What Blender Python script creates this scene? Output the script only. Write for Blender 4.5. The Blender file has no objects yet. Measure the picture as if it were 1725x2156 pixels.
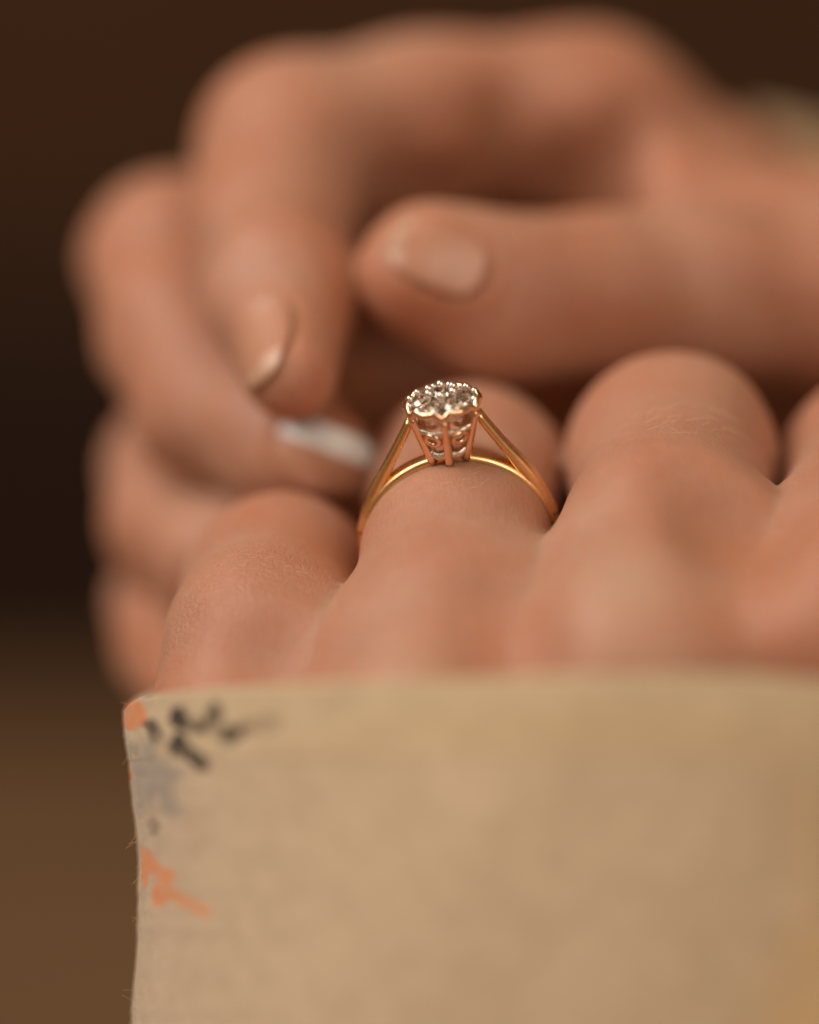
import bpy, bmesh, math, random
import numpy as np
import openvdb
from mathutils import Matrix, Vector

random.seed(7); rng = np.random.default_rng(7)
SC = bpy.context.scene
COL = SC.collection

# ------------------------------------------------------------------ camera
D = 300.0                      # mm from the lens to the plane in focus
FW = 66.0                      # mm across the picture at that plane
W_PX, H_PX = 1725.0, 2156.0    # the grid the photograph was measured on
S = FW / W_PX
PITCH = math.radians(15)
cam_data = bpy.data.cameras.new('camera')
cam = bpy.data.objects.new('camera', cam_data); COL.objects.link(cam)
cam.location = (0, 0, 0.30)
cam.rotation_euler = (math.radians(90) - PITCH, 0, 0)
cam_data.sensor_fit = 'HORIZONTAL'
cam_data.sensor_width = 24.0
cam_data.lens = 24.0 * D / FW
cam_data.clip_start = 0.01; cam_data.clip_end = 50
cam_data.dof.use_dof = True
cam_data.dof.focus_distance = D / 1000
cam_data.dof.aperture_fstop = (cam_data.lens / 28.0)
SC.camera = cam
CM = Matrix.Translation(cam.location) @ cam.rotation_euler.to_matrix().to_4x4()
CR = np.array(CM.to_3x3()); CT = np.array(cam.location)

# ------------------------------------------------------------------ world, light, exposure
w = bpy.data.worlds.new('World'); SC.world = w; w.use_nodes = True
bg = w.node_tree.nodes['Background']
bg.inputs['Color'].default_value = (0.31, 0.165, 0.088, 1); bg.inputs['Strength'].default_value = 0.68
SC.view_settings.view_transform = 'Standard'; SC.view_settings.look = 'None'
SC.view_settings.exposure = 0; SC.view_settings.gamma = 1

def area(name, loc, target, size, power, color):
    l = bpy.data.lights.new(name, 'AREA'); l.shape = 'RECTANGLE'
    l.size, l.size_y = size; l.energy = power; l.color = color
    o = bpy.data.objects.new(name, l); COL.objects.link(o)
    lw = CR @ (np.array(loc) / 1000) + CT; tw = CR @ (np.array(target) / 1000) + CT
    o.location = lw
    o.rotation_euler = (Vector(tw) - Vector(lw)).to_track_quat('-Z', 'Y').to_euler()
    return o
area('window_light', (-500, 520, -40), (0, 0, -300), (0.55, 0.55), 6.1, (1.0, 0.89, 0.79))
area('fill_light', (280, 240, 330), (0, -10, -300), (0.5, 0.5), 2.3, (1.0, 0.84, 0.68))  # frontal fill, added to brighten the front of the sleeve
SC.cycles.max_bounces = 10; SC.cycles.transmission_bounces = 10
SC.cycles.sample_clamp_indirect = 6
SC.cycles.use_denoising = True

# ------------------------------------------------------------------ helpers
def P(x, y, d):
    """photo grid position + mm beyond the focus plane -> camera-frame mm (x right, y up, z to viewer)"""
    f = (D + d) / D
    return np.array([(x - W_PX / 2) * S * f, -(y - H_PX / 2) * S * f, -(D + d)])
def R_(px, d=0): return px * S * (D + d) / D
def to_world(v): return (np.asarray(v) / 1000) @ CR.T + CT

def mesh_obj(name, verts_cam, faces, mat, parent=None, smooth=True, origin=None, world=False):
    v = np.asarray(verts_cam, float) if world else to_world(verts_cam)
    if origin is None: origin = v.mean(axis=0)
    me = bpy.data.meshes.new(name)
    me.from_pydata((v - origin).tolist(), [], [tuple(int(i) for i in f) for f in faces])
    me.materials.append(mat)
    if smooth: me.polygons.foreach_set('use_smooth', [True] * len(me.polygons))
    me.update()
    o = bpy.data.objects.new(name, me); COL.objects.link(o)
    o.location = origin
    if parent is not None:
        o.parent = parent
        o.location = Vector(origin) - parent_world(parent)
    return o
def parent_world(p):
    l = Vector(p.location)
    while p.parent: p = p.parent; l += Vector(p.location)
    return l
def tag(o, label=None, cat=None, kind=None, group=None):
    if label: o['label'] = label
    if cat: o['category'] = cat
    if kind: o['kind'] = kind
    if group: o['group'] = group
    return o
def empty(name, at_cam):
    o = bpy.data.objects.new(name, None); COL.objects.link(o)
    o.location = to_world(at_cam); o.empty_display_size = 0.005
    return o

# ------------------------------------------------------------------ materials
def new_mat(name):
    m = bpy.data.materials.new(name); m.use_nodes = True
    nt = m.node_tree; b = nt.nodes['Principled BSDF']
    return m, nt, b
def N(nt, t, **kw):
    n = nt.nodes.new(t)
    for k, v in kw.items():
        if k in n.inputs: n.inputs[k].default_value = v
        else: setattr(n, k, v)
    return n
def L(nt, a, b): nt.links.new(a, b)
def ramp(nt, fac, stops):
    r = nt.nodes.new('ShaderNodeValToRGB'); L(nt, fac, r.inputs[0])
    el = r.color_ramp.elements
    while len(el) < len(stops): el.new(0.5)
    for e, (p, c) in zip(el, stops): e.position = p; e.color = (*c, 1)
    return r
def mix(nt, fac, a, b, mode='MIX'):
    m = nt.nodes.new('ShaderNodeMix'); m.data_type = 'RGBA'; m.blend_type = mode
    if isinstance(fac, (int, float)): m.inputs[0].default_value = fac
    else: L(nt, fac, m.inputs[0])
    for s, v in ((6, a), (7, b)):
        if isinstance(v, tuple): m.inputs[s].default_value = (*v, 1)
        else: L(nt, v, m.inputs[s])
    return m.outputs[2]

def skin_material():
    m, nt, b = new_mat('skin')
    tc = N(nt, 'ShaderNodeTexCoord')
    n1 = N(nt, 'ShaderNodeTexNoise', Scale=75.0, Detail=3.0, Roughness=0.55); L(nt, tc.outputs['Object'], n1.inputs['Vector'])
    n2 = N(nt, 'ShaderNodeTexNoise', Scale=900.0, Detail=3.0); L(nt, tc.outputs['Object'], n2.inputs['Vector'])
    c1 = ramp(nt, n1.outputs['Fac'], [(0.3, (0.45, 0.183, 0.096)), (0.5, (0.465, 0.232, 0.145)), (0.72, (0.50, 0.290, 0.20))])
    c2 = mix(nt, 0.30, c1.outputs[0], mix(nt, n2.outputs['Fac'], (0.31, 0.125, 0.08), (0.49, 0.32, 0.245)))
    at = N(nt, 'ShaderNodeAttribute', attribute_name='flush_shade')
    c3 = mix(nt, at.outputs['Fac'], c2, (0.44, 0.165, 0.075))  # skin flush, plus reddish shade between the fingers painted into the colour
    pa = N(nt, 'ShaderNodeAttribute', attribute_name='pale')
    c3 = mix(nt, pa.outputs['Fac'], c3, (0.50, 0.37, 0.27))  # highlights on the knuckles, painted into the skin colour
    L(nt, c3, b.inputs['Base Color'])
    b.inputs['Roughness'].default_value = 0.52
    b.inputs['Specular IOR Level'].default_value = 0.42
    b.inputs['Subsurface Weight'].default_value = 1.0
    b.inputs['Subsurface Radius'].default_value = (1.0, 0.27, 0.12)
    b.inputs['Subsurface Scale'].default_value = 0.0040
    # skin lines: small irregular cells stretched across the finger, pores and faint creases
    def bump(height, dist, prev=None, st=1.0):
        bp = N(nt, 'ShaderNodeBump', Strength=st, Distance=dist); L(nt, height, bp.inputs['Height'])
        if prev is not None: L(nt, prev.outputs[0], bp.inputs['Normal'])
        return bp
    dn = N(nt, 'ShaderNodeTexNoise', Scale=350.0, Detail=2.0); L(nt, tc.outputs['Object'], dn.inputs['Vector'])
    dv = N(nt, 'ShaderNodeVectorMath', operation='MULTIPLY_ADD'); L(nt, dn.outputs['Color'], dv.inputs[0])
    dv.inputs[1].default_value = (0.0005,) * 3; L(nt, tc.outputs['Object'], dv.inputs[2])
    mp = N(nt, 'ShaderNodeMapping'); mp.inputs['Scale'].default_value = (1.0, 1.7, 1.9); L(nt, dv.outputs[0], mp.inputs['Vector'])
    mq = N(nt, 'ShaderNodeMapping'); mq.inputs['Scale'].default_value = (2.6, 0.8, 0.8); L(nt, dv.outputs[0], mq.inputs['Vector'])
    v1 = N(nt, 'ShaderNodeTexVoronoi', feature='DISTANCE_TO_EDGE', Scale=900.0); L(nt, mq.outputs[0], v1.inputs['Vector'])
    r1 = ramp(nt, v1.outputs['Distance'], [(0.0, (0, 0, 0)), (0.22, (1, 1, 1))])
    v2 = N(nt, 'ShaderNodeTexVoronoi', feature='DISTANCE_TO_EDGE', Scale=1000.0); L(nt, mp.outputs[0], v2.inputs['Vector'])
    r2 = ramp(nt, v2.outputs['Distance'], [(0.0, (0, 0, 0)), (0.15, (1, 1, 1))])
    n4 = N(nt, 'ShaderNodeTexNoise', Scale=240.0, Detail=5.0, Roughness=0.6); L(nt, tc.outputs['Object'], n4.inputs['Vector'])
    wr = N(nt, 'ShaderNodeAttribute', attribute_name='wrinkle')
    mul = N(nt, 'ShaderNodeMath', operation='MULTIPLY'); L(nt, r2.outputs[0], mul.inputs[0]); L(nt, wr.outputs['Fac'], mul.inputs[1])
    b1 = bump(n4.outputs['Fac'], 0.00016)
    b2 = bump(r1.outputs[0], 0.000022, b1)
    b3 = bump(mul.outputs[0], 0.00006, b2)
    L(nt, b3.outputs[0], b.inputs['Normal'])
    return m
SKIN = skin_material()

def simple(name, col, rough=0.5, metal=0.0, **kw):
    m, nt, b = new_mat(name)
    b.inputs['Base Color'].default_value = (*col, 1)
    b.inputs['Roughness'].default_value = rough; b.inputs['Metallic'].default_value = metal
    for k, v in kw.items(): b.inputs[k.replace('_', ' ')].default_value = v
    return m, nt, b
def metal(name, col, rough, bump, scale=2500.0):
    m, nt, b = simple(name, col, rough, 1.0)
    tc = N(nt, 'ShaderNodeTexCoord')
    n = N(nt, 'ShaderNodeTexNoise', Scale=scale, Detail=3.0); L(nt, tc.outputs['Object'], n.inputs['Vector'])
    bp = N(nt, 'ShaderNodeBump', Strength=1.0, Distance=bump); L(nt, n.outputs['Fac'], bp.inputs['Height'])
    L(nt, bp.outputs[0], b.inputs['Normal'])
    rr = N(nt, 'ShaderNodeMapRange'); L(nt, n.outputs['Fac'], rr.inputs[0])
    rr.inputs[3].default_value = rough * 0.7; rr.inputs[4].default_value = rough * 1.4
    L(nt, rr.outputs[0], b.inputs['Roughness'])
    return m
GOLD = metal('worn_gold', (0.93, 0.62, 0.30), 0.27, 0.00001, 700.0)
ROSE = metal('pale_gold', (0.93, 0.64, 0.42), 0.20, 0.00002)
SILVER = metal('white_metal', (0.84, 0.78, 0.72), 0.27, 0.00001)
ROUGH_SILVER = metal('cast_white_metal', (0.82, 0.76, 0.68), 0.28, 0.00010, 5000.0)
DIAMOND, _, _b = simple('diamond', (0.86, 0.72, 0.58), 0.0)
_b.inputs['Transmission Weight'].default_value = 1.0; _b.inputs['IOR'].default_value = 2.3

def nail_material(name, tip_at=0.62, tip_col=(0.80, 0.74, 0.68)):
    m, nt, b = new_mat(name)
    at = N(nt, 'ShaderNodeAttribute', attribute_name='along')
    n = N(nt, 'ShaderNodeTexCoord'); t = N(nt, 'ShaderNodeTexNoise', Scale=200.0); L(nt, n.outputs['Object'], t.inputs['Vector'])
    base = mix(nt, t.outputs['Fac'], (0.46, 0.225, 0.14), (0.50, 0.26, 0.17))
    r = ramp(nt, at.outputs['Fac'], [(tip_at, (0, 0, 0)), (min(tip_at + 0.05, 1), (1, 1, 1))])
    L(nt, mix(nt, r.outputs[0], base, tip_col), b.inputs['Base Color'])
    b.inputs['Roughness'].default_value = 0.38
    b.inputs['Subsurface Weight'].default_value = 0.5
    b.inputs['Subsurface Radius'].default_value = (1, 0.5, 0.35); b.inputs['Subsurface Scale'].default_value = 0.0012
    b.inputs['Coat Weight'].default_value = 0.25; b.inputs['Coat Roughness'].default_value = 0.25
    return m
NAIL = nail_material('nail', 0.84, (0.51, 0.32, 0.22))
NAIL_TIP = nail_material('nail_with_white_tip', 0.60, (0.92, 0.91, 0.93))

# ------------------------------------------------------------------ flesh as distance fields
def cone(p, a, ra, b, rb):
    ab = b - a; q = p - a
    h = np.clip((q @ ab) / (ab @ ab), 0, 1)
    return np.linalg.norm(q - h[..., None] * ab, axis=-1) - (ra + (rb - ra) * h)
def smin(a, b, k):
    h = np.maximum(k - np.abs(a - b), 0) / k
    return np.minimum(a, b) - h * h * k / 4
def smax(a, b, k): return -smin(-a, -b, k)
def chain(p, pts, k=2.5):
    d = None
    for (a, ra), (b, rb) in zip(pts, pts[1:]):
        c = cone(p, a, ra, b, rb)
        d = c if d is None else smin(d, c, k)
    return d
def J(x, y, d, r): return (P(x, y, d), R_(r, d))     # joint: apparent radius r in grid pixels

def polygonise(f, lo, hi, vox):
    lo = np.asarray(lo, float); hi = np.asarray(hi, float)
    n = np.ceil((hi - lo) / vox).astype(int)
    arr = np.empty(n, np.float32)
    ys, zs = np.meshgrid(lo[1] + vox * np.arange(n[1]), lo[2] + vox * np.arange(n[2]), indexing='ij')
    for i in range(n[0]):
        p = np.stack([np.full_like(ys, lo[0] + vox * i), ys, zs], -1)
        arr[i] = f(p)
    g = openvdb.FloatGrid(4.0); g.copyFromArray(np.clip(arr, -3.9, 3.9))
    pts, quads = g.convertToQuads(0.0)
    v = pts.astype(float) * vox + lo
    for _ in range(3):
        n_ = grad(f, v); d = f(v)
        v = v - n_ * np.clip(d, -0.5, 0.5)[:, None] * 0.9
    return v, quads[:, ::-1]
def grad(f, v, e=0.15):
    g = np.stack([f(v + np.eye(3)[i] * e) - f(v - np.eye(3)[i] * e) for i in range(3)], -1)
    return g / np.maximum(np.linalg.norm(g, axis=-1, keepdims=True), 1e-9)
def hit(f, x, y, d0=-40):
    o = np.zeros(3); dr = P(x, y, 0); dr = dr / np.linalg.norm(dr)
    t = (D + d0)
    for _ in range(200):
        s = float(f((o + dr * t)[None])[0])
        if s < 0.01: break
        t += s * 0.7
    return o + dr * t

def wob(p, amp=0.25):
    x, y, z = p[..., 0], p[..., 1], p[..., 2]
    return amp * (np.sin(x * 0.31 + 1.3 * np.sin(y * 0.23 + 1)) * np.sin(y * 0.37 + 0.6) +
                  0.6 * np.sin(z * 0.41 + x * 0.19) * np.sin(y * 0.21 - z * 0.33 + 2))

# ---- the hand that wears the ring (back of the hand to the viewer)
LITTLE = [J(800, 2050, 6, 230), J(545, 1590, 0, 208), J(565, 1360, 4, 203), J(590, 1248, 15, 192), J(610, 1340, 34, 165), J(640, 1480, 42, 150)]
RINGF = [J(950, 2150, 2, 330), J(905, 1585, -9.5, 235), J(940, 1340, -2.0, 213), J(966, 1144, 4.6, 188), J(990, 1030, 21, 203), J(1000, 1120, 42, 185), J(1000, 1330, 52, 160)]
MIDDLE = [J(1330, 2100, 2, 340), J(1345, 1445, -11.5, 240), J(1412, 1160, -1.0, 218), J(1415, 962, 16, 205), J(1400, 1060, 40, 190), J(1380, 1280, 52, 165)]
INDEX = [J(1690, 2050, 4, 330), J(1780, 1370, -10, 262), J(1860, 1150, 2, 222), J(1875, 1010, 18, 222), J(1840, 1110, 42, 195), J(1800, 1300, 52, 170)]
def palm_front(p):
    d = cone(p, *J(1250, 2000, 9, 420), *J(1300, 2700, 8, 560))
    for c, k in ((LITTLE, 7), (RINGF, 9), (MIDDLE, 9), (INDEX, 9)):
        d = smin(d, cone(p, *c[0], *c[1]), k)
    d = smin(d, cone(p, *J(1300, 2700, 8, 560), *J(1450, 5200, 10, 600)), 8)
    # web of skin between the fingers
    for a, b in ((J(560, 1590, -3, 150), J(900, 1560, -6, 190)), (J(900, 1560, -6, 190), J(1340, 1430, -9, 205)), (J(1340, 1430, -9, 205), J(1780, 1360, -8, 225)),
                 (J(640, 1420, 0, 90), J(800, 1400, -3, 115)), (J(1060, 1260, -3, 85), J(1250, 1230, -3, 85)), (J(1590, 1150, -1, 75), J(1690, 1145, -1, 75))):
        d = smin(d, cone(p, *a, *b), 5)
    return d
def ring_cut(p):
    # the flesh gives a little under the band
    q = (p - C0) @ RW
    return 0.22 * np.exp(-(q / 1.1) ** 2)
C0 = P(970, 1142, 4.6)
TILT = math.radians(25); LEAN = math.radians(7)
_v = np.array([-math.sin(LEAN), math.cos(LEAN) * math.cos(TILT), math.sin(TILT)]); RV = _v / np.linalg.norm(_v)
_w = np.array([0.03, math.sin(TILT), -math.cos(TILT)]); _w -= RV * (_w @ RV); RW = _w / np.linalg.norm(_w)
RU = np.cross(RV, -RW); RU = RU if RU[0] > 0 else -RU
FRONT_FOLDS = []
def f_front(p):
    pb = palm_front(p)
    ch = [chain(p, c[1:], 3) for c in (LITTLE, RINGF, MIDDLE, INDEX)]
    d = None
    for c, k in zip(ch, (5, 4.5, 4.5, 5)):
        e = smin(pb, c, k)
        d = e if d is None else np.minimum(d, e)
    # hollows between the knuckles
    for a, b in FRONT_FOLDS: d = smax(d, -cone(p, *a, *b), 5.0)
    q = p - C0; ax = q @ RW
    near = np.exp(-(ax / 1.25) ** 2) * np.exp(-(np.linalg.norm(q, axis=-1) / 9.2) ** 10) * np.clip(q @ RV * 0.6 + 1.5, 0, 1)
    return d + wob(p, 0.12) + 0.40 * near

# ---- the hand that closes round it
THUMB = [J(2150, 680, 48, 320), J(1790, 630, 38, 205), J(1480, 612, 33, 160), J(1230, 626, 29, 162), J(1040, 626, 25, 158), J(900, 578, 23, 146)]
FIRST = [J(1640, 600, 62, 232), J(1240, 255, 54, 182), J(880, 250, 50, 168), J(610, 320, 44, 178), J(580, 480, 36, 152), J(592, 620, 25, 140), J(622, 792, 15, 98)]
SECOND = [J(1500, 560, 80, 250), J(760, 470, 66, 170), J(355, 550, 50, 160), J(375, 700, 42, 150), J(450, 850, 36, 156), J(600, 935, 27, 122), J(695, 960, 22, 90)]
THIRD = [J(1500, 760, 88, 240), J(700, 800, 78, 160), J(375, 970, 52, 125), J(385, 1110, 44, 138), J(470, 1180, 34, 130), J(600, 1190, 28, 100)]
FOURTH = [J(1500, 1000, 88, 220), J(800, 1150, 78, 140), J(372, 1275, 52, 116), J(380, 1350, 44, 118), J(440, 1450, 34, 105), J(520, 1480, 28, 80)]
BACK_FOLDS = []
def f_back(p):
    pm = cone(p, *J(1560, 665, 74, 300), *J(2300, 1200, 92, 400))
    pm = smin(pm, cone(p, *J(1300, 350, 64, 160), *J(1620, 640, 66, 220)), 10)
    pm = smin(pm, cone(p, *J(1150, 480, 84, 250), *J(1250, 950, 92, 300)), 10)
    pm = smin(pm, cone(p, *J(1440, 430, 46, 95), *J(1760, 520, 46, 150)), 8)
    d = None
    for c, k in ((THUMB, 8), (FIRST, 7), (SECOND, 5), (THIRD, 5), (FOURTH, 5)):
        e = smin(pm, chain(p, c, 4.5), k)
        d = e if d is None else smin(d, e, 0.35)
    for a, b in BACK_FOLDS: d = smax(d, -cone(p, *a, *b), 4.0)
    return d + wob(p, 0.3)

def nail(f, x, y, dirv, length, width, material=None, parent=None, label=None, bow=1.0):
    p0 = hit(f, x, y, -45); n = grad(f, p0[None])[0]
    t = np.array(dirv, float); t -= n * (t @ n); t /= np.linalg.norm(t); s = np.cross(n, t)
    vs, along = [], []; NS, NT = 17, 21
    for j in range(NT):
        for i in range(NS):
            a = i / (NS - 1) * 2 - 1; b = j / (NT - 1) * 2 - 1
            wq = (1 - abs(b) ** 3.4 * 0.45)
            q = p0 + t * length * (b * math.sqrt(1 - 0.18 * a * a)) + s * width * a * wq
            u = q + n * 4
            h = 4.0; pos = u
            for _ in range(24):
                dd = float(f(pos[None])[0]) - 0.10
                if dd < 0.01: break
                pos = pos - n * dd * 0.8
            drop = (u - pos) @ n
            lim = 4 + bow * (0.42 * width * a * a + 0.16 * length * b * b)
            drop = min(drop, lim)
            vs.append(u - n * drop); along.append((b + 1) / 2)
    faces = [(j * NS + i, j * NS + i + 1, (j + 1) * NS + i + 1, (j + 1) * NS + i) for j in range(NT - 1) for i in range(NS - 1)]
    o = mesh_obj('fingernail', vs, faces, material, parent)
    at = o.data.attributes.new('along', 'FLOAT', 'POINT'); at.data.foreach_set('value', along)
    m = o.modifiers.new('thickness', 'SOLIDIFY'); m.thickness = 0.0003; m.offset = -1
    if label: o['label'] = label
    return dict(p0=p0, n=n, t=t, s=s, l=length, w=width, o=o)

def nail_bed(v, nrm, nd):
    q = v - nd['p0']; a = q @ nd['s'] / nd['w']; b = q @ nd['t'] / nd['l']; c = q @ nd['n']
    r = (np.abs(a) ** 2.6 + np.abs(b) ** 2.6) ** (1 / 2.6)
    near = (np.abs(c) < 5) & ((nrm @ nd['n']) > -0.2)
    g = -0.08 * np.exp(-((r - 1.06) / 0.07) ** 2) + 0.22 * np.exp(-((r - 1.28) / 0.15) ** 2)
    g *= np.clip((0.85 - b) / 0.3, 0, 1) * near
    return nrm * g[:, None], np.exp(-((r - 1.12) / 0.14) ** 2) * near * np.clip((0.9 - b) / 0.3, 0, 1)

def make_hand(name, f, lo, hi, vox, nails, label, flush_shade_spots, wrinkle_spots, highlight_spots=()):
    v, q = polygonise(f, lo, hi, vox)
    nrm = grad(f, v)
    org = to_world(v.mean(axis=0))
    hand = mesh_obj(name, v, q, SKIN, origin=org)
    flush_shade = np.zeros(len(v))
    for (c, r, s) in flush_shade_spots: flush_shade = np.maximum(flush_shade, s * np.exp(-(np.linalg.norm(v - c, axis=1) / r) ** 2))
    dv = np.zeros_like(v)
    for a in nails:
        nd = nail(*a[0], parent=hand, **a[1])
        g, fl = nail_bed(v, nrm, nd); dv += g; flush_shade = np.maximum(flush_shade, 0.5 * fl)
    v2 = v + dv
    hand.data.vertices.foreach_set('co', (to_world(v2) - org).ravel())
    at = hand.data.attributes.new('flush_shade', 'FLOAT', 'POINT'); at.data.foreach_set('value', flush_shade)
    wr = np.full(len(v), 0.12)
    for (c, r, s) in wrinkle_spots: wr = np.maximum(wr, s * np.exp(-(np.linalg.norm(v - c, axis=1) / r) ** 2))
    at = hand.data.attributes.new('wrinkle', 'FLOAT', 'POINT'); at.data.foreach_set('value', wr)
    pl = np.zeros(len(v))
    for (c, r, s) in highlight_spots: pl = np.maximum(pl, s * np.exp(-(np.linalg.norm(v - c, axis=1) / r) ** 2))
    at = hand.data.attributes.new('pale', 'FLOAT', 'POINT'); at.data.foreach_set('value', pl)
    hand.data.update()
    tag(hand, label, 'hand')
    return hand, v, nrm

def seat(f, folds, items):
    new = []
    for (x0, y0, r0, h0), (x1, y1, r1, h1) in items:
        e = []
        for x, y, r, h in ((x0, y0, r0, h0), (x1, y1, r1, h1)):
            p = hit(f, x, y, -45); n = grad(f, p[None])[0]; e.append((p + n * h, r))
        new.append(tuple(e))
    folds.extend(new)
# radius and stand-off of each hollow in mm
seat(f_front, FRONT_FOLDS, [((1050, 1260, 2.0, 3.4), (1060, 1400, 3.0, 3.9)), ((1450, 1010, 2.4, 2.9), (1590, 1120, 3.2, 2.9)), ((1590, 1120, 3.2, 2.9), (1600, 1230, 3.0, 4.2)), ((580, 1400, 2.8, 3.2), (700, 1380, 2.4, 3.0))])
seat(f_back, BACK_FOLDS, [((1070, 230, 1.4, 1.6), (1020, 400, 3.0, 1.6)), ((1310, 230, 1.2, 1.6), (1280, 410, 2.6, 1.2)), ((1180, 260, 1.0, 1.4), (1165, 400, 2.0, 1.6)), ((820, 400, 3.0, 2.2), (930, 410, 3.0, 2.2))])
lo = P(200, 2700, 60); hi = P(2150, 650, -50)
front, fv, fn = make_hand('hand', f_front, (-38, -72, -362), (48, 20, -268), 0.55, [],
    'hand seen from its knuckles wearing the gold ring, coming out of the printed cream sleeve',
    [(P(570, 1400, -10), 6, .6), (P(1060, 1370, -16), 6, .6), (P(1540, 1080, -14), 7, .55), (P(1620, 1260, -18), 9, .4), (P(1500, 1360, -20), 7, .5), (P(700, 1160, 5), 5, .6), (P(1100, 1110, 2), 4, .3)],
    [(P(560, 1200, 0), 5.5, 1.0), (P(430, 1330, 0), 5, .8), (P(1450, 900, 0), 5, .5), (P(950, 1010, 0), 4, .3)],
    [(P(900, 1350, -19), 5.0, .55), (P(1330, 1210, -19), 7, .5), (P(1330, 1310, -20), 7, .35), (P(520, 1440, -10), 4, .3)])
back, bv, bn = make_hand('hand', f_back, (-40, -34, -412), (80, 52, -298), 0.8, [
    ((f_back, 925, 538, (-1.0, 0.50, 0.15), 4.2, 2.8), dict(material=NAIL, label='thumbnail')),
    ((f_back, 548, 712, (0.30, -1.0, 0.35), 4.6, 2.7), dict(material=NAIL, label='pale pink nail of the forefinger')),
    ((f_back, 685, 968, (0.36, 0.93, 0.1), 2.8, 4.6), dict(material=NAIL_TIP, label='nail with a white tip')),
    ],
    'blurred hand behind, its thumb and curled fingers closing round the ringed hand',
    [(P(1050, 380, 46), 8, .55), (P(1290, 390, 40), 7, .5), (P(700, 700, 22), 5, .8), (P(640, 860, 18), 3, .7), (P(880, 620, 18), 3, .3), (P(880, 400, 50), 8, .5), (P(720, 860, 24), 4, .8), (P(760, 780, 60), 18, 1), (P(950, 400, 60), 13, .8), (P(1200, 820, 75), 26, 1), (P(760, 1000, 66), 16, 1)], [])  # the wide spots paint the red shade inside the palm cavity

# ------------------------------------------------------------------ fine hair on the fingers
def tube_strip(pts, r, sides=3):
    """thin tapering tube along a poly-line (camera-frame mm)"""
    pts = np.asarray(pts, float); n = len(pts); vs = []; fs = []
    t = np.gradient(pts, axis=0); t /= np.linalg.norm(t, axis=1, keepdims=True)
    up = np.array([0.3, 0.5, 0.81])
    for i in range(n):
        a = np.cross(t[i], up); a /= np.linalg.norm(a); b = np.cross(t[i], a)
        rr = r[i] if hasattr(r, '__len__') else r
        for k in range(sides):
            an = 2 * math.pi * k / sides
            vs.append(pts[i] + rr * (a * math.cos(an) + b * math.sin(an)))
    for i in range(n - 1):
        for k in range(sides):
            fs.append((i * sides + k, i * sides + (k + 1) % sides, (i + 1) * sides + (k + 1) % sides, (i + 1) * sides + k))
    fs.append(tuple(range(sides))[::-1]); fs.append(tuple((n - 1) * sides + k for k in range(sides)))
    return vs, fs
def join(parts):
    V, F = [], []
    for v, f in parts:
        o = len(V); V.extend(list(v)); F.extend([tuple(i + o for i in q) for q in f])
    return V, F
HAIR, _, _b = simple('fine_hair', (0.85, 0.62, 0.42), 0.35); _b.inputs['Alpha'].default_value = 1
parts = []
def hairs(x, y, rx, ry, n, ln, dirs):
    for _ in range(n):
        a = rng.uniform(0, 6.283); q = math.sqrt(rng.uniform(0, 1))
        hx, hy = x + rx * q * math.cos(a), y + ry * q * math.sin(a)
        p = hit(f_front, hx, hy, -35); nn = grad(f_front, p[None])[0]
        d = np.array(dirs) + rng.normal(0, 0.35, 3); d -= nn * (d @ nn); d /= np.linalg.norm(d)
        l = ln * rng.uniform(0.5, 1.2); c = rng.normal(0, 0.15)
        sd = np.cross(nn, d)
        pts = [p + d * l * t + nn * (0.05 + 0.35 * t - 0.28 * t * t) * l * 0.5 + sd * c * l * t * t for t in np.linspace(0, 1, 6)]
        parts.append(tube_strip(pts, 0.012 * (1 - 0.75 * np.linspace(0, 1, 6))))
hairs(1450, 885, 120, 32, 42, 2.0, (0.6, 0.35, -0.3))
hairs(950, 1005, 110, 25, 12, 1.0, (0.8, 0.15, -0.2))
hairs(540, 1215, 130, 60, 16, 0.9, (0.8, 0.3, -0.3))
v_, f_ = join(parts)
h = mesh_obj('fine_hair', v_, f_, HAIR, front); tag(h, kind='stuff')

# ------------------------------------------------------------------ the ring
ring = empty('ring', C0); tag(ring, 'gold ring with a raised cluster of small diamonds, worn on the finger', 'ring')
def RL(u, v, w_=0): return C0 + RU * u * S + RV * v * S + RW * w_ * S     # ring frame, grid pixels
def sweep(pts, prof, closed=False, mat=GOLD, name='band', parent=None, across=None):
    """pts in camera mm; prof(i, s) -> list of (radial, axial) offsets; 'across' fixes the axial direction"""
    pts = np.asarray(pts, float); n = len(pts)
    if closed: t = np.roll(pts, -1, 0) - np.roll(pts, 1, 0)
    else: t = np.gradient(pts, axis=0)
    t /= np.linalg.norm(t, axis=1, keepdims=True)
    V, F = [], []; m = None
    for i in range(n):
        ax = across if across is not None else RW
        ax = ax - t[i] * (ax @ t[i]); ax = ax / np.linalg.norm(ax); rd = np.cross(t[i], ax)
        pr = prof(i, i / (n - (0 if closed else 1))); m = len(pr)
        for a, b in pr: V.append(pts[i] + rd * a + ax * b)
    for i in range(n if closed else n - 1):
        j = (i + 1) % n
        for k in range(m):
            F.append((i * m + k, i * m + (k + 1) % m, j * m + (k + 1) % m, j * m + k))
    if not closed:
        F.append(tuple(range(m))[::-1]); F.append(tuple((n - 1) * m + k for k in range(m)))
    o = mesh_obj(name, V, F, mat, parent)
    bm = bmesh.new(); bm.from_mesh(o.data); bmesh.ops.recalc_face_normals(bm, faces=bm.faces); bm.to_mesh(o.data); bm.free()
    return o
def oval(a, b, n=14, p=2.4):
    out = []
    for k in range(n):
        th = 2 * math.pi * k / n; c, s_ = math.cos(th), math.sin(th)
        out.append((a * math.copysign(abs(c) ** (2 / p), c), b * math.copysign(abs(s_) ** (2 / p), s_)))
    return out
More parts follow.
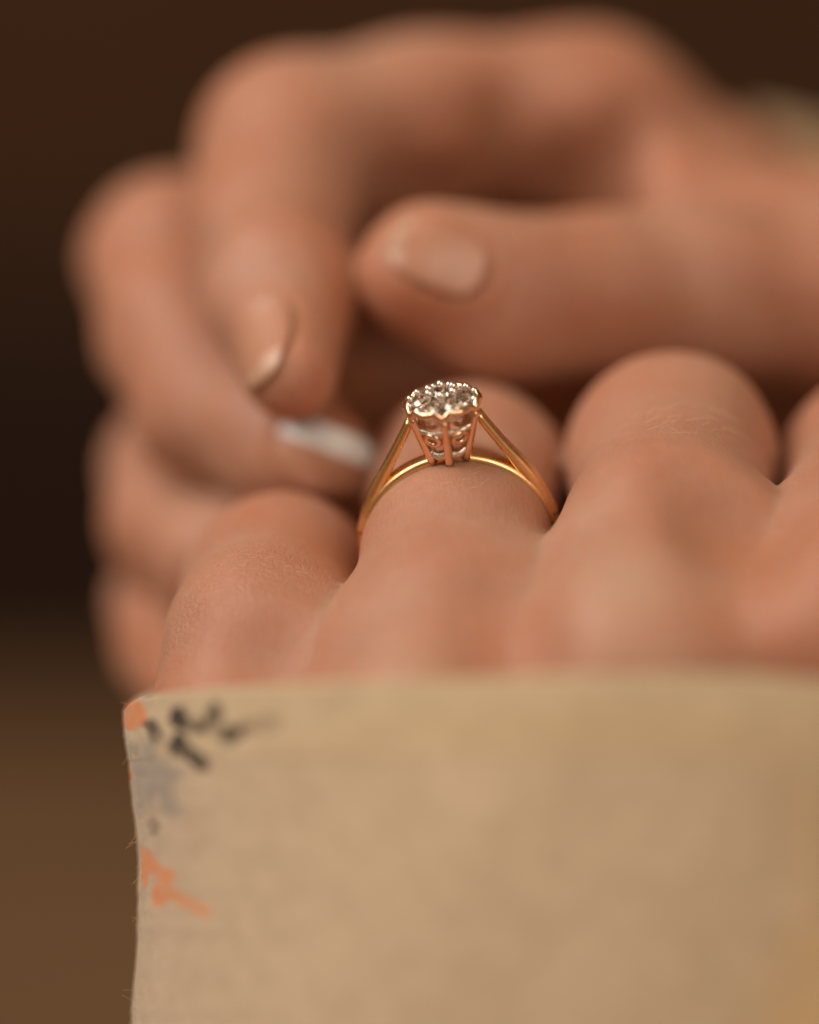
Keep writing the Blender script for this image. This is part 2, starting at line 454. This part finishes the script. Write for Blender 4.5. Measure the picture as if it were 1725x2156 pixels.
# band: full circle, thinner where it passes under the head
NB = 128; pts = []; th_ = []
for i in range(NB):
    a = 2 * math.pi * i / NB
    top = max(0, math.sin(a)) ** 3
    half = 14.5 - 1.5 * top
    pts.append(RL((190 + half) * math.cos(a), (190 + half) * math.sin(a))); th_.append((half, top))
sweep(pts, lambda i, s: oval(th_[i][0] * S, (0.95 - 0.12 * th_[i][1])), True, GOLD, 'band', ring)
# shoulders rising from the band to the head
for sg in (-1, 1):
    P0, P1, P2, P3 = np.array([204, 50]), np.array([187, 125]), np.array([118, 212]), np.array([71, 298])
    pts = []
    for t in np.linspace(0, 1, 26):
        q = (1 - t) ** 3 * P0 + 3 * (1 - t) ** 2 * t * P1 + 3 * (1 - t) * t * t * P2 + t ** 3 * P3
        pts.append(RL(sg * q[0], q[1]))
    sh = sweep(pts, lambda i, s: oval((12.0 - 2.5 * s + 5.0 * math.exp(-((s - 0.42) / 0.2) ** 2)) * S, 0.85 - 0.22 * s, 14, 2.8), False, GOLD, 'shoulder', ring)
    # small ball of solder where the shoulder meets the head
    bm = bmesh.new(); bmesh.ops.create_icosphere(bm, subdivisions=3, radius=1)
    vv = [RL(sg * 75, 293) + np.array(x.co) * np.array([0.38, 0.40, 0.44]) for x in bm.verts]
    ff = [[x.index for x in fc.verts] for fc in bm.faces]; bm.free()
    mesh_obj('solder_joint', vv, ff, GOLD, sh)
# head
head = empty('setting', RL(0, 212)); head.parent = ring
head.location = Vector(to_world(RL(0, 212))) - Vector(ring.location)
HB = 28      # turn of the head, so one post faces the viewer: angle 0 points to the viewer
def HP(ang, r, v):   # ang degrees from the direction towards the viewer
    a = math.radians(ang + 2); r = r * 0.94
    return RL(r * math.sin(a), v, -r * math.cos(a))
def ball(c, r, name, mat, parent, sq=(1, 1, 1), sub=3):
    bm = bmesh.new(); bmesh.ops.create_icosphere(bm, subdivisions=sub, radius=1)
    vv = [c + RU * x.co[0] * r * sq[0] + RV * x.co[1] * r * sq[1] + RW * x.co[2] * r * sq[2] for x in bm.verts]
    ff = [[x.index for x in fc.verts] for fc in bm.faces]; bm.free()
    return vv, ff
VT = 326
# six posts
for k in range(6):
    ang = 60 * k
    pts = [HP(ang, 42 + (83 - 42) * t ** 0.95, 203 + (VT - 8 - 203) * t) for t in np.linspace(0, 1, 12)]
    rad = HP(ang, 1, 0) - HP(ang, 0, 0)
    sweep(pts, lambda i, s: oval((10.0 - 1.6 * s) * S, (9.6 - 1.8 * s) * S, 12, 2.2), False, ROSE, 'post', head, across=np.cross(RV, rad))
# wavy rim: dips to each post, rises to the claws
pts = []
NR = 216
for i in range(NR):
    a = 360 * i / NR; l = ((a % 60) - 30) / 30          # -1..1 within a lobe
    r = 82 - 1.5 * abs(l) ** 2.5 + 1.5 * math.cos(math.pi * l * 2) 
    v = VT + 5 - 14 * abs(l) ** 5 + 3.5 * (math.exp(-((abs(l) - 0.55) / 0.16) ** 2))
    pts.append(HP(a, r, v))
sweep(pts, lambda i, s: oval(6.8 * S, 8.6 * S, 10, 2.2), True, ROSE, 'rim', head, across=RV)
# claws round the rim and round the middle stone
def claw(c0, c1, r0, r1, parent=head):
    d = c1 - c0
    vs, fs = tube_strip([c0, c0 + d * 0.5, c1], [r0, r0 * 0.9, r1 * 0.9], 10)
    b = ball(c1, r1, '', None, None)
    v, f = join([(vs, fs), b])
    return mesh_obj('claw', v, f, SILVER, parent)
for k in range(6):
    for s_ in (-16.5, 16.5):
        a = 60 * k + 30 + s_
        jr = rng.uniform(-1.2, 1.2)
        claw(HP(a, 81 + jr, VT - 4), HP(a, 76 + jr, VT + 11 + jr), 7.2 * S, 8.6 * S)
    a = 60 * k + rng.uniform(-3, 3)
    claw(HP(a, 33, VT + 2), HP(a, 31, VT + 31 + rng.uniform(-1.5, 1.5)), 7.0 * S, 10.0 * S)
# plate carrying the stones
pts_pl = [RL(0, VT + 0)] + [HP(a, 74 - 5 * abs(((a % 60) - 30) / 30) ** 2.5, VT - 1) for a in range(0, 360, 5)] + \
         [HP(a, 60 - 4 * abs(((a % 60) - 30) / 30) ** 2.5, VT - 23) for a in range(0, 360, 5)]
fs = [(0, 1 + i, 1 + (i + 1) % 72) for i in range(72)] + [(1 + i, 73 + i, 73 + (i + 1) % 72, 1 + (i + 1) % 72) for i in range(72)] + [tuple(73 + i for i in range(72))]
mesh_obj('stone_plate', pts_pl, fs, ROUGH_SILVER, head, smooth=False)
# gallery with an eyelet on each face, and the collar below
def hexr(a, r, flat=1.0):
    l = math.radians((a % 60) - 30); return r * math.cos(math.radians(30)) / math.cos(l)
pts = [HP(a, hexr(a, 71), VT - 40 - 7 * (1 - abs(((a % 60) - 30) / 30)) ** 1.2 ) for a in np.arange(0, 360, 3)]
sweep(pts, lambda i, s: oval(5.0 * S, 6.5 * S, 8), True, ROUGH_SILVER, 'gallery', head, across=RV)
for k in range(6):
    a = 60 * k + 30
    c = HP(a, 61, VT - 60); rad = HP(a, 1, 0) - HP(a, 0, 0); rad /= np.linalg.norm(rad)
    nn = rad * 0.94 - RV * 0.34; nn /= np.linalg.norm(nn); e1 = np.cross(nn, RV); e1 /= np.linalg.norm(e1); e2 = np.cross(e1, nn)
    pts = [c + (e1 * math.cos(t) * 15.5 + e2 * math.sin(t) * 13.0) * S for t in np.linspace(0, 2 * math.pi, 33)[:-1]]
    ey = sweep(pts, lambda i, s: oval(5.8 * S, 5.2 * S, 10), True, ROSE, 'eyelet', head, across=nn)
pts = [HP(a, hexr(a, 52), 225 + 3 * math.cos(math.radians(6 * a))) for a in np.arange(0, 360, 3)]
sweep(pts, lambda i, s: oval(4.6 * S, 9.0 * S, 8), True, ROUGH_SILVER, 'collar', head, across=RV)

# brilliant-cut stones
def stone(c, up, r, turn, name='diamond'):
    a = np.cross(up, RU); a /= np.linalg.norm(a); b = np.cross(up, a)
    def q(ang, rr, z): t = math.radians(ang + turn); return c + (a * math.cos(t) + b * math.sin(t)) * rr * r + up * z * r
    V = []; F = []
    table = [len(V) + i for i in range(8)]; V += [q(45 * i, 0.56, 0.34) for i in range(8)]
    star = [len(V) + i for i in range(8)]; V += [q(45 * i + 22.5, 0.80, 0.19) for i in range(8)]
    g1 = [len(V) + i for i in range(16)]; V += [q(22.5 * i, 1.0, 0.02) for i in range(16)]
    g2 = [len(V) + i for i in range(16)]; V += [q(22.5 * i, 1.0, -0.04) for i in range(16)]
    pv = [len(V) + i for i in range(8)]; V += [q(45 * i + 22.5, 0.28, -0.62) for i in range(8)]
    cu = len(V); V.append(q(0, 0, -0.86))
    F.append(tuple(table))
    for i in range(8):
        j = (i + 1) % 8
        F.append((table[j], table[i], star[i]))
        F.append((table[i], star[i - 1], g1[2 * i])); F.append((table[i], g1[2 * i], star[i]))
        F.append((star[i], g1[2 * i], g1[2 * i + 1])); F.append((star[i], g1[2 * i + 1], g1[(2 * i + 2) % 16]))
        F.append((g2[2 * i], g2[2 * i + 1], pv[i])); F.append((g2[2 * i + 1], g2[(2 * i + 2) % 16], pv[i]))
        F.append((g2[(2 * i + 2) % 16], pv[j], pv[i])); F.append((pv[i], pv[j], cu))
    for i in range(16):
        F.append((g1[i], g1[(i + 1) % 16], g2[(i + 1) % 16], g2[i]))
    o = mesh_obj(name, V, F, DIAMOND, ring, smooth=False)
    bm = bmesh.new(); bm.from_mesh(o.data); bmesh.ops.recalc_face_normals(bm, faces=bm.faces); bm.to_mesh(o.data); bm.free()
    return o
stone(RL(0, VT + 25), RV, 26 * S, 8)
for k in range(6):
    a = 60 * k + 30
    rad = HP(a, 1, 0) - HP(a, 0, 0); rad /= np.linalg.norm(rad)
    up = RV + rad * 0.42 + rng.normal(0, 0.04, 3); up /= np.linalg.norm(up)
    stone(HP(a, 54, VT + 10), up, 22.0 * S, rng.uniform(0, 45))

# ------------------------------------------------------------------ the printed sleeve
def fabric_material(name, base=(0.575, 0.46, 0.32), hem=False):
    m, nt, b = new_mat(name)
    tc0 = N(nt, 'ShaderNodeTexCoord'); tc = N(nt, 'ShaderNodeMapping'); L(nt, tc0.outputs['Object'], tc.inputs['Vector'])
    tc.inputs['Rotation'].default_value = (0.7, 0.5, 0.9)
    n1 = N(nt, 'ShaderNodeTexNoise', Scale=55.0, Detail=2.0); L(nt, tc.outputs[0], n1.inputs['Vector'])
    n2 = N(nt, 'ShaderNodeTexNoise', Scale=420.0, Detail=4.0, Roughness=0.65); L(nt, tc.outputs[0], n2.inputs['Vector'])
    n3 = N(nt, 'ShaderNodeTexNoise', Scale=2600.0, Detail=3.0, Roughness=0.7); L(nt, tc.outputs[0], n3.inputs['Vector'])
    c0 = tuple(c * 0.98 for c in base); c1 = tuple(min(1, c * 1.02) for c in base)
    r1 = ramp(nt, n1.outputs['Fac'], [(0.3, c0), (0.7, c1)])
    r2 = ramp(nt, n2.outputs['Fac'], [(0.32, (0.91, 0.90, 0.88)), (0.68, (1.05, 1.055, 1.06))])
    at = N(nt, 'ShaderNodeAttribute', attribute_name='print', attribute_type='GEOMETRY')
    wear = ramp(nt, n2.outputs['Fac'], [(0.40, (0.4, 0.4, 0.4)), (0.50, (1, 1, 1))])
    pm = N(nt, 'ShaderNodeMath', operation='MULTIPLY'); L(nt, at.outputs['Alpha'], pm.inputs[0]); L(nt, wear.outputs[0], pm.inputs[1])
    col = mix(nt, pm.outputs[0], r1.outputs[0], at.outputs['Color'])
    col = mix(nt, 1.0, col, r2.outputs[0], 'MULTIPLY')
    r3 = ramp(nt, n3.outputs['Fac'], [(0.3, (0.9, 0.9, 0.9)), (0.7, (1.06, 1.06, 1.06))])
    col = mix(nt, 1.0, col, r3.outputs[0], 'MULTIPLY')
    L(nt, col, b.inputs['Base Color'])
    b.inputs['Roughness'].default_value = 0.95; b.inputs['Specular IOR Level'].default_value = 0.15
    b.inputs['Sheen Weight'].default_value = 0.25; b.inputs['Sheen Roughness'].default_value = 0.5
    bp = N(nt, 'ShaderNodeBump', Strength=1.0, Distance=0.00025); L(nt, n2.outputs['Fac'], bp.inputs['Height'])
    bq = N(nt, 'ShaderNodeBump', Strength=1.0, Distance=0.00012); L(nt, n3.outputs['Fac'], bq.inputs['Height']); L(nt, bp.outputs[0], bq.inputs['Normal'])
    L(nt, bq.outputs[0], b.inputs['Normal'])
    return m
FABRIC = fabric_material('printed_wool')
def Z(pts): return np.array([((340 + x * .371) / 1.4493, (2050 + y * .371) / 1.4493) for x, y in pts])
ORANGE = (0.72, 0.27, 0.10); INK = (0.040, 0.028, 0.016); GREY = (0.235, 0.235, 0.225); TAUPE = (0.22, 0.15, 0.10); OCHRE = (0.56, 0.37, 0.155); OLIVE = (0.16, 0.10, 0.04)
PRINT = [
    (Z([(115, 570), (350, 560), (400, 700), (590, 810), (570, 900), (500, 980), (590, 1130), (520, 1200), (440, 1170), (350, 1090), (240, 1170), (200, 1120), (180, 1000), (170, 850), (140, 700)]), GREY, 0.62, 12),
    (Z([(60, 330), (120, 215), (240, 235), (285, 340), (280, 430), (200, 485), (60, 470)]), ORANGE, 1.0, 1.5),
    (Z([(100, 740), (150, 770), (178, 850), (165, 920), (140, 960), (90, 900)]), ORANGE, 1.0, 1.5),
    (Z([(285, 420), (350, 430), (410, 560), (360, 575), (310, 490)]), INK, 1.0, 2),
    (Z([(480, 400), (500, 320), (560, 290), (610, 380), (680, 415), (780, 415), (790, 330), (860, 270), (890, 350), (860, 430), (910, 465), (1050, 465), (1060, 520), (970, 575), (880, 525), (820, 475), (560, 470)]), INK, 1.0, 2),
    (Z([(1050, 425), (1200, 400), (1280, 350), (1380, 390), (1360, 460), (1260, 500), (1050, 500)]), TAUPE, 0.9, 4),
    (Z([(470, 620), (540, 530), (590, 550), (640, 640), (790, 750), (750, 800), (600, 700), (490, 660)]), INK, 1.0, 2),
    (Z([(300, 1210), (350, 1190), (400, 1270), (380, 1340), (320, 1350)]), TAUPE, 0.8, 4),
    (Z([(245, 1430), (330, 1480), (400, 1620), (510, 1625), (545, 1690), (480, 1760), (600, 1820), (810, 1950), (800, 2010), (640, 1965), (480, 1880), (440, 1915), (340, 1925), (325, 1830), (355, 1740), (340, 1660), (310, 1660), (290, 1770), (250, 1790), (235, 1600)]), ORANGE, 0.95, 1.5),
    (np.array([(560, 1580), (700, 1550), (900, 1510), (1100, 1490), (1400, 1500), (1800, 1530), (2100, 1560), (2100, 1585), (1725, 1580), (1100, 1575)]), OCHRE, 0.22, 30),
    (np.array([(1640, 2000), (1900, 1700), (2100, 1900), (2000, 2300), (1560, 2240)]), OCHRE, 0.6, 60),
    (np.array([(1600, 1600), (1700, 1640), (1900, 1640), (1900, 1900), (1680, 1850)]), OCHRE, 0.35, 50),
]
def poly_sd(x, y, poly):
    d = np.full(x.shape, 1e9); ins = np.zeros(x.shape, bool)
    n = len(poly)
    for i in range(n):
        ax, ay = poly[i]; bx, by = poly[(i + 1) % n]
        ex, ey = bx - ax, by - ay; wx, wy = x - ax, y - ay
        t = np.clip((wx * ex + wy * ey) / (ex * ex + ey * ey), 0, 1)
        d = np.minimum(d, (wx - ex * t) ** 2 + (wy - ey * t) ** 2)
        c = ((ay > y) != (by > y)) & (x < (bx - ax) * (y - ay) / (by - ay + 1e-12) + ax)
        ins ^= c
    return np.where(ins, -1, 1) * np.sqrt(d)
def vnoise(x, y, s, seed):
    r = np.random.default_rng(seed); o = np.zeros(np.shape(x))
    for k in range(5):
        f = s * 1.7 ** k; a, b, c, d = r.uniform(0, 6.28, 4); 
        o = o + np.sin(x * f * math.cos(a) + y * f * math.sin(a) + b) * np.sin(-x * f * math.sin(c) + y * f * math.cos(c) + d) / 1.5 ** k
    return o / 2
def paint(o, px, py):
    col = np.zeros((len(px), 4))
    jx = px + 5 * vnoise(px, py, 0.09, 3); jy = py + 5 * vnoise(px, py, 0.09, 4)
    for poly, c, al, soft in PRINT:
        m = al * np.clip(0.5 - (poly_sd(jx, jy, poly) - (6 if c is INK else 0)) / (2 * soft), 0, 1)
        a0 = col[:, 3]; out = m + a0 * (1 - m)
        rgb = (np.array(c)[None] * m[:, None] + col[:, :3] * (a0 * (1 - m))[:, None]) / np.maximum(out, 1e-6)[:, None]
        col[:, :3] = np.where(out[:, None] > 1e-6, rgb, 0); col[:, 3] = out
    at = o.data.attributes.new('print', 'FLOAT_COLOR', 'POINT'); at.data.foreach_set('color', col.ravel())

SCX, SCD, SA, SB = 1580, 4.0, 1312, 33.0
RIM_X = np.array([-400, 262, 275, 300, 335, 450, 600, 900, 1200, 1450, 1600, 1725, 2000, 2800]); RIM_Y = np.array([1500, 1497, 1483, 1472, 1463, 1452, 1444, 1434, 1424, 1420, 1424, 1436, 1480, 1600])
EDGE_Y = np.linspace(1440, 2300, 87); EDGE_X = np.interp(EDGE_Y, [1440, 1500, 1560, 1620, 1690, 1740, 1790, 1830, 1900, 2000, 2060, 2110, 2200, 2300], [-2, -3, 0, 4, 10, 19, 24, 24, 22, 22, 16, 8, 10, 12])
EDGE_X = np.convolve(np.pad(EDGE_X, 3, 'edge'), np.ones(7) / 7, 'valid')
def sleeve_sheet(thetas, rows, off):
    """thetas: angle round the arm (pi = left silhouette, pi..2pi towards the viewer); rows: y on the photo grid"""
    V, PX, PY = [], [], []
    for ri, row in enumerate(rows):
        for th in thetas:
            c, s_ = math.cos(th), math.sin(th); e = 2 / 2.3
            cx = math.copysign(abs(c) ** e, c); cz = math.copysign(abs(s_) ** e, s_)
            x = SCX + (SA + off / S) * cx; d = SCD + (SB + off) * cz
            yr = row if row > 1620 else (np.interp(x, RIM_X, RIM_Y) + (row - 1440) * (1620 - np.interp(x, RIM_X, RIM_Y)) / 180)
            if cz > 0: yr = yr - 12 * cz * max(0, (1620 - row) / 180)
            x = x + np.interp(yr, EDGE_Y, EDGE_X) * max(0, -cx) ** 6
            xp = x
            x += max(0, -cx) ** 3 * 0.8 * (math.sin(yr * 0.043 + 2 * math.sin(yr * 0.017)) + 0.7 * math.sin(yr * 0.101 + 3 * math.sin(yr * 0.023)))
            d += (0.5 * math.sin(x * 0.004 + 0.5) * math.sin(yr * 0.0035 + 1) + 0.10 * math.sin(x * 0.011 + yr * 0.006 + 2)) * min(1, abs(cz) * 1.5)
            V.append(P(x, yr, d)); PX.append(xp); PY.append(yr)
    return V, np.array(PX), np.array(PY)
def grid_faces(nr, nc, wrap=True):
    F = []
    for r in range(nr - 1):
        for c in range(nc if wrap else nc - 1):
            F.append((r * nc + c, r * nc + (c + 1) % nc, (r + 1) * nc + (c + 1) % nc, (r + 1) * nc + c))
    return F
sleeve = empty('sleeve', P(SCX, 2000, 0)); tag(sleeve, 'cream wool sleeve with orange, grey and black floral print, nearest the viewer', 'sleeve')
th = np.concatenate([np.linspace(math.pi * 0.93, math.pi * 1.45, 300), np.linspace(math.pi * 1.45, math.pi * 2.93, 120)[1:-1]])
rows = np.concatenate([np.linspace(1440, 2200, 240), np.linspace(2200, 6000, 40)[1:]])
V, PX, PY = sleeve_sheet(th, rows, 0.0)
cloth = mesh_obj('cloth', V, grid_faces(len(rows), len(th)), FABRIC, sleeve); paint(cloth, PX, PY)
m = cloth.modifiers.new('thickness', 'SOLIDIFY'); m.thickness = 0.0012; m.offset = 1
# turned hem: a second layer standing a little proud, rolled over the edge
rows = np.concatenate([np.linspace(1440, 1592, 48), [1594, 1596, 1597]])
V = []; PX = []; PY = []
rolls = [(1452, -1.5), (1444, -1.45), (1439, -1.0), (1436.5, -0.45)]
for row, off in rolls + [(r, 0.26 - 0.20 * (r - 1440) / 152 if r < 1592 else 0.06 * (1597.2 - r) / 5.2 + 0.005) for r in rows]:
    v, a, b = sleeve_sheet(th, [row], off); V += v; PX.append(a); PY.append(b)
HEMF = fabric_material('hem_wool', (0.62, 0.505, 0.335))
hem = mesh_obj('hem', V, grid_faces(len(rolls) + len(rows), len(th)), HEMF, sleeve); paint(hem, np.concatenate(PX), np.concatenate(PY))
# loose fibres along the left edge
parts = []
for i in range(50):
    y0 = rng.uniform(1480, 2140); ex = np.interp(y0, EDGE_Y, EDGE_X) + 270
    p = P(ex + 3, y0, 0.5 + rng.uniform(-2, 2)); a = rng.uniform(-0.9, 0.9) + (-1.57 if rng.uniform() < .5 else 1.57) * rng.uniform(0.3, 1)
    l = rng.uniform(0.4, 1.5); dr = np.array([-abs(math.cos(a)) * 0.6, math.sin(a), rng.normal(0, 0.3)]); dr /= np.linalg.norm(dr)
    sd = np.cross(dr, [0, 0, 1]); c = rng.normal(0, 1.3)
    pts = [p + dr * l * t + sd * c * l * 0.5 * (t * t - t * t * t * 0.6) for t in np.linspace(0, 1, 9)]
    parts.append(tube_strip(pts, 0.012))
v_, f_ = join(parts)
FIB, _, _ = simple('fibre', (0.55, 0.40, 0.24), 0.6)
h = mesh_obj('loose_fibre', v_, f_, FIB, cloth); tag(h, kind='stuff')

# sleeve of the other arm, far behind at the right
def tube(axis_pts, radii, mat, name, n=64, rows=50, jitter=0.5):
    ax = np.array(axis_pts); V = []
    ts = np.linspace(0, 1, rows); seg = np.linspace(0, 1, len(ax))
    for t in ts:
        c = np.array([np.interp(t, seg, ax[:, k]) for k in range(3)]); r = np.interp(t, seg, radii)
        d = ax[-1] - ax[0]; d /= np.linalg.norm(d); a = np.cross(d, [0, 0, 1.0]); a /= np.linalg.norm(a); b = np.cross(a, d)
        for k in range(n):
            an = 2 * math.pi * k / n; rr = r * (1 + 0.03 * math.sin(3 * an + 9 * t) + 0.02 * math.sin(5 * an - 14 * t))
            V.append(c + (a * math.cos(an) + b * math.sin(an)) * rr)
    return mesh_obj(name, V, grid_faces(rows, n), mat)
FAR = fabric_material('far_wool', (0.42, 0.28, 0.14))
s2 = tube([P(1440, 555, 92), P(2100, 820, 100), P(4200, 1650, 110), P(6500, 3200, 120)], [15.5, 22, 34, 45], FAR, 'sleeve')
paint(s2, np.full(len(s2.data.vertices), 5000.0), np.full(len(s2.data.vertices), 5000.0))
m = s2.modifiers.new('thickness', 'SOLIDIFY'); m.thickness = 0.0015; m.offset = -1
tag(s2, 'blurred khaki sleeve beyond the curled hand, in the upper right corner', 'sleeve')

# ------------------------------------------------------------------ setting: table and wall
m, nt, b = new_mat('brown_wood')
tc = N(nt, 'ShaderNodeTexCoord'); mp = N(nt, 'ShaderNodeMapping'); mp.inputs['Scale'].default_value = (2.5, 14, 1); L(nt, tc.outputs['Object'], mp.inputs['Vector'])
n = N(nt, 'ShaderNodeTexNoise', Scale=4.0, Detail=6.0); L(nt, mp.outputs[0], n.inputs['Vector'])
r = ramp(nt, n.outputs['Fac'], [(0.3, (0.185, 0.112, 0.055)), (0.7, (0.26, 0.163, 0.083))]); L(nt, r.outputs[0], b.inputs['Base Color'])
b.inputs['Roughness'].default_value = 0.55
def box(name, lo, hi, mat, label=None, kind='structure'):
    x0, y0, z0 = lo; x1, y1, z1 = hi
    v = [(x0, y0, z0), (x1, y0, z0), (x1, y1, z0), (x0, y1, z0), (x0, y0, z1), (x1, y0, z1), (x1, y1, z1), (x0, y1, z1)]
    f = [(0, 3, 2, 1), (4, 5, 6, 7), (0, 1, 5, 4), (1, 2, 6, 5), (2, 3, 7, 6), (3, 0, 4, 7)]
    o = mesh_obj(name, v, f, mat, smooth=False, world=True)
    bm = bmesh.new(); bm.from_mesh(o.data); bmesh.ops.bevel(bm, geom=bm.edges[:], offset=0.003, segments=2, affect='EDGES'); bm.to_mesh(o.data); bm.free()
    return tag(o, label, None, kind)
box('tabletop', (-1.1, -0.5, -0.03), (1.1, 0.93, 0.0), m, None)
m2, nt, b = new_mat('dark_wall_paint')
tc = N(nt, 'ShaderNodeTexCoord'); n = N(nt, 'ShaderNodeTexNoise', Scale=3.0, Detail=3.0); L(nt, tc.outputs['Object'], n.inputs['Vector'])
r = ramp(nt, n.outputs['Fac'], [(0.35, (0.15, 0.085, 0.048)), (0.7, (0.20, 0.115, 0.065))]); L(nt, r.outputs[0], b.inputs['Base Color']); b.inputs['Roughness'].default_value = 0.9
box('wall', (-4, 2.3, -0.75), (4, 2.4, 2.0), m2)
m3, _, _ = simple('dark_panel_wood', (0.06, 0.034, 0.021), 0.6)
box('wall_panelling', (-4, 2.27, -0.75), (4, 2.298, -0.17), m3)
box('floor', (-4, -2, -0.8), (4, 2.4, -0.752), m3)
